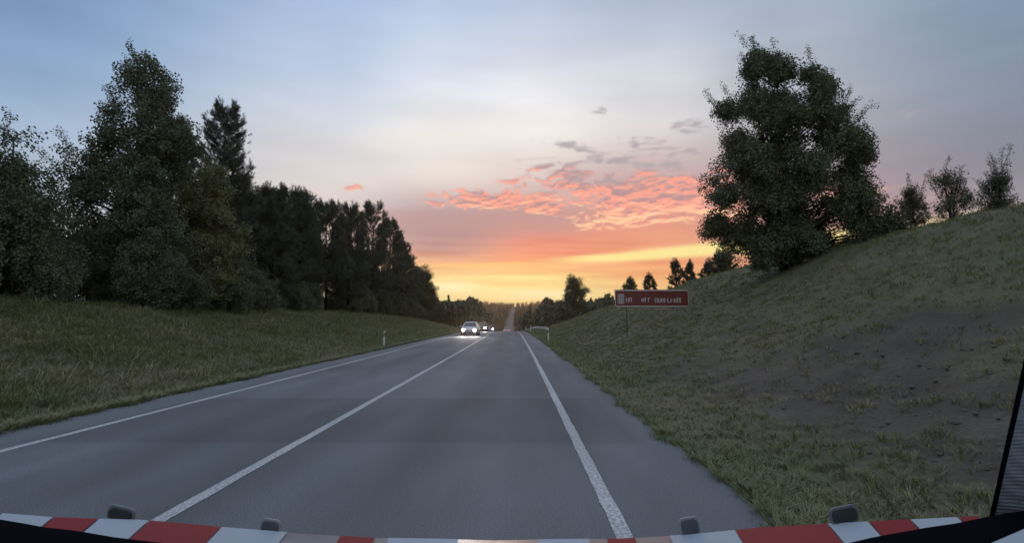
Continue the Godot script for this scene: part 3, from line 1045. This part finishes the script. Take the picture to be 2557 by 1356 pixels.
func make_forest() -> void:
	rng.seed = 900
	var kinds := [far_tree(19.0, 3.2, true), far_tree(17.0, 4.0, false), far_tree(15.0, 3.6, false)]
	var root := Node3D.new()
	root.name = "far_forest"
	root.set_meta("kind", "stuff")
	add_child(root)
	tag(root, "dark wooded hills beyond the road crest under the sunset", "forest")
	var places := [[], [], []]
	var tints := [[], [], []]
	for k in 9000:
		var d := 175.0 * pow(3100.0 / 175.0, rng.randf())
		var half := 12.0 + d * 0.5
		var lat := rng.randf_range(-half, half)
		if lat > (-13.0 if d < 600.0 else -10.0) and lat < (8.5 if d < 600.0 else 4.6):
			continue
		if d < 320.0 and lat > 0.0 and lat < 14.0:
			continue
		var q := rng.randi() % 3
		var p := at(lat, d, -0.4)
		var s := minf(rng.randf_range(0.65, 1.08), (EYE + d * rng.randf_range(0.030, 0.0425) - p.y) / 18.0)
		if s < 0.3:
			continue
		places[q].append(Transform3D(Basis(Vector3.UP, rng.randf() * TAU).scaled(Vector3(s, s * rng.randf_range(0.9, 1.1), s)), p))
		tints[q].append(green(Color(0.085, 0.095, 0.055), 0.2))
	for q in 3:
		var o := scatter(kinds[q], M.needle, places[q], tints[q], ["spruces", "broadleaf_trees", "low_broadleaf_trees"][q], root)
		o.set_meta("kind", "stuff")


# ---------------------------------------------------------------- grass
func grass_tuft(blades: int, tall: float, spread: float, wide: float) -> ArrayMesh:
	var f := Flat.new()
	for k in blades:
		var a := rng.randf() * TAU
		var out := Vector3(cos(a), 0, sin(a))
		var from := out * spread * rng.randf()
		var h := tall * rng.randf_range(0.55, 1.1)
		var side := out.cross(Vector3.UP) * wide
		var mid := from + out * h * 0.35 + Vector3(0, h * 0.6, 0)
		var tip := from + out * h * 1.0 + Vector3(0, h * 0.85, 0)
		var g := rng.randf_range(0.8, 1.2)
		f.tint = Color(g, g, g)
		f.quad(from - side, mid - side * 0.7, mid + side * 0.7, from + side)
		f.tri(mid - side * 0.7, tip, mid + side * 0.7)
	return f.mesh()


func make_grass() -> void:
	rng.seed = 1200
	var tufts := [grass_tuft(14, 0.13, 0.16, 0.006), grass_tuft(14, 0.22, 0.18, 0.006), grass_tuft(14, 0.42, 0.16, 0.007)]
	var root := Node3D.new()
	root.name = "verge_grass"
	root.set_meta("kind", "stuff")
	add_child(root)
	tag(root, "green and dry grass growing on both road verges", "grass")
	var places := [[], [], []]
	var tints := [[], [], []]
	for k in 126000:
		var d := 2.0 + 118.0 * pow(rng.randf(), 1.9)
		var left := rng.randf() < 0.62
		var lat := -7.5 - 13.5 * pow(rng.randf(), 0.85) if left else 2.12 + 14.5 * pow(rng.randf(), 1.5)
		if k >= 120000:
			var ragged := absf(patches.get_noise_2d(d * 6.0, 4.0)) * 0.5
			lat = -7.52 + ragged * rng.randf() if left else 2.16 - ragged * rng.randf()
		var n := patches.get_noise_2d(lat * 2.0, d * 1.2)
		var n2 := patches.get_noise_2d(lat * 6.0 + 9.0, d * 4.0)
		if not left:
			var bare: float = smoothstep(3.2, 4.6, lat) * (1.0 - smoothstep(13.0, 19.0, d + 8.0 * n)) * (1.0 - smoothstep(6.4, 8.8, lat + 4.0 * n))
			if rng.randf() < bare * (0.55 + 0.45 * smoothstep(-0.1, 0.15, -n2)):
				continue
		var edge := smoothstep(0.0, 2.0, -7.5 - lat if left else lat - 2.1)
		var q := 0
		if rng.randf() < 0.45 * edge:
			q = 1
		if rng.randf() < 0.06 * edge and n2 > 0.05:
			q = 2
		if not left and (d < 14.0 or lat > 3.4):
			q = 0
		var s := rng.randf_range(0.7, 1.25) * (1.0 + d * 0.008) * (0.8 if q == 0 and not left else 1.0)
		places[q].append(Transform3D(Basis(Vector3.UP, rng.randf() * TAU).scaled(Vector3.ONE * s), at(lat, d, -0.015) if lat < -7.45 or lat > 2.1 else Vector3(lat + off(d), road_y(d) - 0.01, -d)))
		var c := Color(0.190, 0.200, 0.088).lerp(Color(0.28, 0.24, 0.14), clampf(0.25 + 1.4 * n + 0.6 * n2, 0.0, 1.0))
		tints[q].append(green(c, 0.13))
	var stone := Flat.new()
	var pts := []
	var ph := (1.0 + sqrt(5.0)) / 2.0
	for v in [[-1, ph, 0], [1, ph, 0], [-1, -ph, 0], [1, -ph, 0], [0, -1, ph], [0, 1, ph], [0, -1, -ph], [0, 1, -ph], [ph, 0, -1], [ph, 0, 1], [-ph, 0, -1], [-ph, 0, 1]]:
		pts.append(Vector3(v[0], v[1], v[2]).normalized() * rng.randf_range(0.75, 1.15))
	for q in [[0, 11, 5], [0, 5, 1], [0, 1, 7], [0, 7, 10], [0, 10, 11], [1, 5, 9], [5, 11, 4], [11, 10, 2], [10, 7, 6], [7, 1, 8], [3, 9, 4], [3, 4, 2], [3, 2, 6], [3, 6, 8], [3, 8, 9], [4, 9, 5], [2, 4, 11], [6, 2, 10], [8, 6, 7], [9, 8, 1]]:
		stone.tri(pts[q[0]], pts[q[2]], pts[q[1]])
	var where := []
	var tones := []
	for k in 9000:
		var d := 2.0 + 70.0 * pow(rng.randf(), 2.0)
		var lat := 0.0
		var size := 0.0
		if k < 4500:
			lat = 2.08 + absf(rng.randfn(0.0, 0.12)) if k % 2 else -7.44 - absf(rng.randfn(0.0, 0.12))
			size = rng.randf_range(0.008, 0.022)
		else:
			lat = rng.randf_range(3.8, 8.0)
			if d > 18.0:
				continue
			size = 0.010 + 0.04 * pow(rng.randf(), 6.0)
		where.append(Transform3D(Basis(rand_dir(), rng.randf() * TAU).scaled(Vector3(size, size * 0.7, size)), at(lat, d, 0.02 if k < 4500 else 0.0)))
		tones.append(green(Color(0.16, 0.15, 0.135) if k < 4500 else Color(0.11, 0.092, 0.08), 0.25))
	var stones := scatter(stone.mesh(), M.stone, where, tones, "loose_stones", self)
	stones.set_meta("kind", "stuff")
	tag(stones, "loose gravel and clods by the road edges and on the cut bank", "stones")
	for q in 3:
		var o := scatter(tufts[q], M.blade, places[q], tints[q], ["short_grass", "grass", "tall_grass"][q], root)
		o.set_meta("kind", "stuff")


# ---------------------------------------------------------------- cars
func car_ring(z: float, w: float, y0: float, y1: float, ins: float) -> Array:
	var r := []
	for p in [[-w + 0.10, y0], [-w + 0.02, y0 + 0.08], [-w, y0 + 0.26], [-w + 0.01, lerpf(y0, y1, 0.72)], [-w + 0.05, y1 - 0.05], [-w + ins, y1], [w - ins, y1], [w - 0.05, y1 - 0.05], [w - 0.01, lerpf(y0, y1, 0.72)], [w, y0 + 0.26], [w - 0.02, y0 + 0.08], [w - 0.10, y0]]:
		r.append(Vector3(p[0], p[1], z))
	return r


# front towards -z
func make_car(label: String, where: Vector3, turn: float, paint: Material, lamps: float, tails: float) -> Node3D:
	var o := thing("passenger_car", label, "car", where, turn, "cars on the road")
	var glass := mat(srgb(0.015, 0.017, 0.02), 0.05)
	glass.metallic_specular = 0.9
	var f := Flat.new()
	var rings := []
	for s in [[-2.15, 0.70, 0.30, 0.58, 0.14], [-2.08, 0.80, 0.24, 0.68, 0.14], [-1.7, 0.87, 0.20, 0.77, 0.14], [-0.95, 0.89, 0.19, 0.90, 0.12], [0.2, 0.90, 0.19, 0.93, 0.10], [1.2, 0.89, 0.19, 0.95, 0.10], [1.75, 0.86, 0.22, 0.95, 0.12], [2.1, 0.80, 0.28, 0.88, 0.14], [2.16, 0.72, 0.34, 0.80, 0.14]]:
		rings.append(car_ring(s[0], s[1], s[2], s[3], s[4]))
	f.loft(rings, true)
	part("body", f.mesh(), paint, o)
	# cabin
	var lo := [Vector3(-0.80, 0.90, -0.95), Vector3(0.80, 0.90, -0.95), Vector3(0.80, 0.94, 1.55), Vector3(-0.80, 0.94, 1.55)]
	var hi := [Vector3(-0.60, 1.40, -0.15), Vector3(0.60, 1.40, -0.15), Vector3(0.58, 1.40, 1.05), Vector3(-0.58, 1.40, 1.05)]
	var top := [Vector3(-0.48, 1.45, 0.0), Vector3(0.48, 1.45, 0.0), Vector3(0.46, 1.44, 0.92), Vector3(-0.46, 1.44, 0.92)]
	f = Flat.new()
	f.loft([lo, hi, top], true)
	part("cabin", f.mesh(), paint, o)
	for side in 4:
		var a: Vector3 = lo[side]
		var b: Vector3 = lo[(side + 1) % 4]
		var c: Vector3 = hi[(side + 1) % 4]
		var e: Vector3 = hi[side]
		var nn := (b - a).cross(e - a).normalized()
		if nn.dot((a + c) * 0.5 - Vector3(0, 1.1, 0.3)) < 0:
			nn = -nn
		var spans := [[0.07, 0.93]] if side % 2 == 0 else [[0.14, 0.49], [0.53, 0.88]]
		for sp in spans:
			var g := Flat.new()
			var q := []
			for uv in [[sp[0], 0.12], [sp[1], 0.12], [sp[1], 0.90], [sp[0], 0.90]]:
				q.append(a.lerp(b, uv[0]).lerp(e.lerp(c, uv[0]), uv[1]))
			var q2 := []
			for p in q:
				q2.append(p + nn * 0.008)
			g.loft([q, q2], true)
			part(["windscreen", "side_window", "rear_window", "side_window"][side], g.mesh(), glass, o)
	# nose
	f = Flat.new()
	f.slab(Vector3(-0.42, 0.44, -2.17), Vector3(0.42, 0.60, -2.13), 0.008)
	part("grille", f.mesh(), M.black, o)
	f = Flat.new()
	f.slab(Vector3(-0.55, 0.29, -2.165), Vector3(0.55, 0.38, -2.12), 0.008)
	part("air_intake", f.mesh(), M.black, o)
	f = Flat.new()
	f.slab(Vector3(-0.26, 0.40, -2.19), Vector3(0.26, 0.50, -2.176), 0.004)
	part("number_plate", f.mesh(), M.white, o)
	f = Flat.new()
	f.slab(Vector3(-0.26, 0.55, 2.166), Vector3(0.26, 0.66, 2.18), 0.004)
	part("number_plate", f.mesh(), M.white, o)
	f = Flat.new()
	f.slab(Vector3(-0.74, 0.32, 2.12), Vector3(0.74, 0.46, 2.19), 0.02)
	part("rear_bumper", f.mesh(), paint, o)
	var lamp := mat(srgb(0.8, 0.8, 0.78), 0.1)
	lamp.emission_enabled = true
	lamp.emission = Color(1.0, 0.97, 0.98)
	lamp.emission_energy_multiplier = lamps
	var red := mat(srgb(0.35, 0.02, 0.015), 0.2)
	if tails > 0.0:
		red.emission_enabled = true
		red.emission = Color(1.0, 0.10, 0.05)
		red.emission_energy_multiplier = tails
	for sx in [-1.0, 1.0]:
		f = Flat.new()
		var rr := []
		for zz in [-2.19, -2.05]:
			var r := []
			for k in 12:
				var a := TAU * k / 12.0
				r.append(Vector3(sx * 0.58 + cos(a) * 0.15, 0.60 + sin(a) * 0.12, zz - 0.0 + 0.10 * absf(cos(a) * 0.135 * sx + sx * 0.0)))
			rr.append(r)
		f.loft(rr, true)
		part("headlight", f.mesh(), lamp if lamps > 0.0 else M.reflector, o)
		if lamps > 0.0:
			var s := SpotLight3D.new()
			s.name = "headlight_beam"
			o.add_child(s, true)
			s.position = Vector3(sx * 0.58, 0.60, -2.24)
			s.rotation = Vector3(-0.035, 0, 0)
			s.light_color = Color(1.0, 0.96, 0.93)
			s.light_energy = 26.0
			s.light_size = 0.12
			s.spot_angle = 32.0
			s.spot_range = 120.0
			s.spot_attenuation = 2.0
			s.shadow_enabled = true
		f = Flat.new()
		f.slab(Vector3(sx * 0.62 - 0.14, 0.66, 2.08), Vector3(sx * 0.62 + 0.14, 0.82, 2.165), 0.012)
		part("tail_light", f.mesh(), red, o)
		f = Flat.new()
		f.slab(Vector3(sx * 0.98 - 0.08, 0.92, -0.72), Vector3(sx * 0.98 + 0.08, 1.04, -0.62), 0.02)
		part("mirror", f.mesh(), paint, o)
		for z in [-1.35, 1.35]:
			var w := Node3D.new()
			w.name = "wheel"
			o.add_child(w, true)
			w.position = Vector3(sx * 0.80, 0.315, z)
			f = Flat.new()
			var tr := []
			for q in [[-0.11, 0.19], [-0.11, 0.29], [-0.08, 0.315], [0.08, 0.315], [0.11, 0.29], [0.11, 0.19]]:
				var r := []
				for k in 18:
					r.append(Vector3(q[0], cos(TAU * k / 18.0) * q[1], sin(TAU * k / 18.0) * q[1]))
				tr.append(r)
			f.loft(tr, true)
			part("tyre", f.mesh(), M.rubber, w)
			f = Flat.new()
			for k in 5:
				f.box(Vector3(sx * 0.115 - 0.006, 0.03, -0.03), Vector3(sx * 0.115 + 0.006, 0.19, 0.03), Transform3D(Basis(Vector3.RIGHT, TAU * k / 5.0), Vector3.ZERO))
			part("rim", f.mesh(), M.steel, w)
	return o


func make_cars() -> void:
	var silver := mat(srgb(0.55, 0.55, 0.58), 0.3, 0.3)
	var dark := mat(srgb(0.03, 0.03, 0.035), 0.3, 0.2)
	var blue := mat(srgb(0.05, 0.06, 0.16), 0.3, 0.3)
	for c in [[-4.62, 58.0, "silver oncoming car with both headlights on, nearest in the left lane", silver, 40.0],
			[-4.75, 86.0, "dark oncoming car with glaring headlights directly behind the silver car", dark, 60.0],
			[-4.65, 124.0, "blue oncoming car with headlights on, farthest in the left lane", blue, 40.0]]:
		var d: float = c[1]
		var y := road_y(d)
		var o := make_car(c[2], Vector3(c[0] + off(d), y, -d), PI, c[3], c[4], 0.0)
		o.rotation.x = atan((road_y(d + 2.0) - road_y(d - 2.0)) / 4.0) * 1.0
		o.rotation.x = -o.rotation.x
	var d2 := 150.0
	var o2 := make_car("pale car driving ahead in the right lane, just beyond the crest", Vector3(-1.05 + off(d2), road_y(d2), -d2), 0.0, mat(srgb(0.6, 0.6, 0.6), 0.35, 0.1), 0.0, 1.5)
	o2.rotation.x = atan((road_y(d2 + 2.0) - road_y(d2 - 2.0)) / 4.0)


# ---------------------------------------------------------------- the car that carries the camera
const EDGE := [[-0.88, 0.92, 1.282], [-0.80, 0.97, 1.256], [-0.70, 1.05, 1.224], [-0.60, 1.15, 1.175], [-0.48, 1.24, 1.130], [-0.34, 1.31, 1.094], [-0.19, 1.35, 1.077], [-0.05, 1.36, 1.070], [0.09, 1.35, 1.077], [0.24, 1.31, 1.094], [0.38, 1.24, 1.130], [0.50, 1.15, 1.178], [0.60, 1.07, 1.215], [0.70, 1.01, 1.243], [0.78, 0.95, 1.270]]


func edge_at(x: float) -> Vector3:
	for k in EDGE.size() - 1:
		if x <= EDGE[k + 1][0] or k == EDGE.size() - 2:
			var t: float = clampf((x - EDGE[k][0]) / (EDGE[k + 1][0] - EDGE[k][0]), 0.0, 1.0)
			return Vector3(x, lerpf(EDGE[k][2], EDGE[k + 1][2], t), -lerpf(EDGE[k][1], EDGE[k + 1][1], t))
	return Vector3.ZERO


# a point on the bonnet: s = 0 at its front rim, 1 at the windscreen; stripes lean towards the middle
func bonnet(x: float, s: float, lift := 0.0) -> Vector3:
	var xx := -0.05 + (x + 0.05) * (1.0 - 0.16 * s)
	var e := edge_at(x)
	return Vector3(xx, e.y + 0.012 * s - 0.02 * s * s + lift, lerpf(e.z, -0.70, s))


func make_own_car() -> void:
	var o := thing("service_car", "car with red and white striped bonnet carrying the camera, lower edge of view", "car", Vector3(-0.05, 0, -0.9))
	var shift := Vector3(0.05, 0, 0.9)
	var grey := mat(srgb(0.20, 0.21, 0.23), 0.35, 0.1)
	var red := mat(srgb(0.23, 0.016, 0.020), 0.5)
	red.metallic_specular = 0.25
	var white := mat(srgb(0.37, 0.41, 0.45), 0.5)
	white.metallic_specular = 0.3
	var black := mat(srgb(0.005, 0.005, 0.007), 0.9)
	black.metallic_specular = 0.08
	var cloth := mat(srgb(0.27, 0.29, 0.32), 0.95)
	var rib := Image.create(128, 128, false, Image.FORMAT_RGBA8)
	for y in 128:
		for x in 128:
			var w := 0.5 + 0.5 * sin(TAU * (y * 8.0 / 128.0 + 0.35 * sin(TAU * x / 128.0)))
			rib.set_pixel(x, y, Color(w, w, w))
	rib.bump_map_to_normal_map(4.0)
	cloth.normal_enabled = true
	cloth.normal_texture = ImageTexture.create_from_image(rib)
	cloth.normal_scale = 1.0
	cloth.uv1_triplanar = true
	cloth.uv1_scale = Vector3(14, 28, 14)
	# bonnet shell and the front below it
	var rows := []
	for k in 41:
		var x := lerpf(-0.88, 0.78, k / 40.0)
		var row := []
		for s in 7:
			row.append(bonnet(x, 1.0 - s / 6.0) + shift)
		var e := edge_at(x)
		var drop := e.y - 0.45
		for q in [[0.02, 0.02], [0.035, 0.06], [0.05, 0.25], [0.04, 0.5], [0.0, 1.0]]:
			row.append(Vector3(x, e.y - drop * q[1], e.z - q[0]) + shift)
		rows.append(row)
	part("bonnet", sheet(rows, [], [], true), grey, o)
	# stripes: from front to windscreen, side by side
	var cuts := [[-0.878, -0.862, red], [-0.860, -0.804, white], [-0.802, -0.754, red], [-0.752, -0.694, white], [-0.692, -0.604, red], [-0.602, -0.50, white], [-0.40, -0.33, red], [-0.30, -0.14, white], [0.05, 0.17, white], [0.21, 0.27, red], [0.34, 0.455, white], [0.457, 0.590, red], [0.592, 0.646, white], [0.648, 0.700, red], [0.702, 0.754, white], [0.756, 0.776, red]]
	for c in cuts:
		rows = []
		for k in 7:
			var x := lerpf(c[0], c[1], k / 6.0)
			var row := []
			for s in 7:
				row.append(bonnet(x, 0.985 - 0.975 * s / 6.0, 0.003) + shift)
			rows.append(row)
		var p := part("bonnet_stripe", sheet(rows, [], [], true), c[2], o)
		p.set_meta("label", "red diagonal bonnet stripe" if c[2] == red else "white diagonal bonnet stripe")
	# four small added plates on the bonnet, standing in for reflections in the windscreen
	for q in [[-0.534, 1.150, -1.22, 0.044, 0.040, -0.14, false], [-0.740, 1.238, -1.05, 0.052, 0.028, -0.22, true], [0.381, 1.146, -1.25, 0.044, 0.040, 0.16, false], [0.617, 1.234, -1.07, 0.054, 0.032, 0.2, true]]:
		var t := Transform3D(Basis(Vector3.BACK, q[5]), Vector3(q[0], q[1], q[2]) + shift)
		var f := Flat.new()
		f.loft([round_ring(q[3], q[4], 0.010, 0.004, t), round_ring(q[3], q[4], 0.010, 0.008, t)], true)
		var rim := part("reflection_stand_in", f.mesh(), mat(srgb(0.30, 0.30, 0.31), 0.5) if not q[6] else mat(srgb(0.16, 0.17, 0.18), 0.5), o)
		f = Flat.new()
		f.loft([round_ring(q[3] - 0.008, q[4] - 0.008, 0.008, 0.008, t), round_ring(q[3] - 0.009, q[4] - 0.009, 0.008, 0.011, t)], true)
		part("inset", f.mesh(), mat(srgb(0.10, 0.10, 0.115), 0.7) if not q[6] else mat(srgb(0.03, 0.036, 0.034), 0.6), rim)
	# dashboard: low in the middle, rising to both sides
	rows = []
	for k in 33:
		var u := k / 32.0
		var x := lerpf(-0.72, 0.60, u)
		var y := dash_y(x)
		var row := []
		for q in [[-0.64, -0.10], [-0.63, -0.015], [-0.60, 0.0], [-0.45, 0.003], [-0.32, -0.01], [-0.26, -0.05], [-0.25, -0.30]]:
			row.append(Vector3(x, y + q[1] - (0.0 if q[0] < -0.5 else 0.06), q[0]) + shift)
		rows.append(row)
	part("dashboard", sheet(rows, [], [], false), black, o)
	# right windscreen pillar with its pale cover and dark seal
	var foot_p := Vector3(0.536, 1.36, -0.665)
	var head_p := Vector3(0.435, 1.92, -0.36)
	var f2 := Flat.new()
	var ra := []
	var rb := []
	for q in [[0.006, 0.0], [0.28, 0.06], [0.30, 0.02], [0.07, -0.05]]:
		ra.append(foot_p + Vector3(q[0], -0.05, q[1]) + shift)
		rb.append(head_p + Vector3(q[0], 0, q[1]) + shift)
	f2.loft([ra, rb], true)
	part("windscreen_pillar", f2.mesh(), cloth, o)
	f2 = Flat.new()
	ra = []
	rb = []
	for q in [[0.001, 0.001], [0.0055, 0.002], [0.008, -0.003], [0.004, -0.003]]:
		ra.append(foot_p + Vector3(q[0], -0.05, q[1]) + shift)
		rb.append(head_p + Vector3(q[0], 0, q[1]) + shift)
	f2.loft([ra, rb], true)
	part("pillar_seal", f2.mesh(), black, o)
	# pale end panel of the dashboard and the dark joint in front of it
	f2 = Flat.new()
	f2.loft([[Vector3(0.412, 1.36, -0.50) + shift, Vector3(0.412, 1.402, -0.50) + shift, Vector3(0.50, 1.438, -0.50) + shift, Vector3(0.60, 1.46, -0.50) + shift, Vector3(0.60, 1.36, -0.50) + shift],
		[Vector3(0.39, 1.32, -0.40) + shift, Vector3(0.39, 1.38, -0.40) + shift, Vector3(0.47, 1.41, -0.40) + shift, Vector3(0.60, 1.43, -0.40) + shift, Vector3(0.60, 1.32, -0.40) + shift]], true)
	part("dashboard_end_panel", f2.mesh(), white, o)
	# front wheels
	for sx in [-0.80, 0.70]:
		var w := Node3D.new()
		w.name = "wheel"
		o.add_child(w, true)
		w.position = Vector3(sx, 0.34, -0.95) + shift
		var f := Flat.new()
		var tr := []
		for q in [[-0.11, 0.2], [-0.11, 0.31], [-0.08, 0.34], [0.08, 0.34], [0.11, 0.31], [0.11, 0.2]]:
			var r := []
			for k in 20:
				r.append(Vector3(q[0], cos(TAU * k / 20.0) * q[1], sin(TAU * k / 20.0) * q[1]))
			tr.append(r)
		f.loft(tr, true)
		part("tyre", f.mesh(), M.rubber, w)


func dash_y(x: float) -> float:
	return line_of([[-0.72, 1.40], [-0.557, 1.386], [-0.496, 1.377], [-0.426, 1.368], [-0.36, 1.360], [0.0, 1.335], [0.34, 1.363], [0.40, 1.374], [0.464, 1.386], [0.55, 1.40], [0.60, 1.41]], x)


func round_ring(w: float, h: float, r: float, z: float, t: Transform3D) -> Array:
	var out := []
	for k in 4:
		var cx := (w / 2 - r) * (1.0 if k == 0 or k == 3 else -1.0)
		var cy := (h / 2 - r) * (1.0 if k < 2 else -1.0)
		for j in 4:
			var a := PI / 2 * (k + j / 3.0)
			out.append(t * Vector3(cx + cos(a) * r, cy + sin(a) * r, z))
	return out
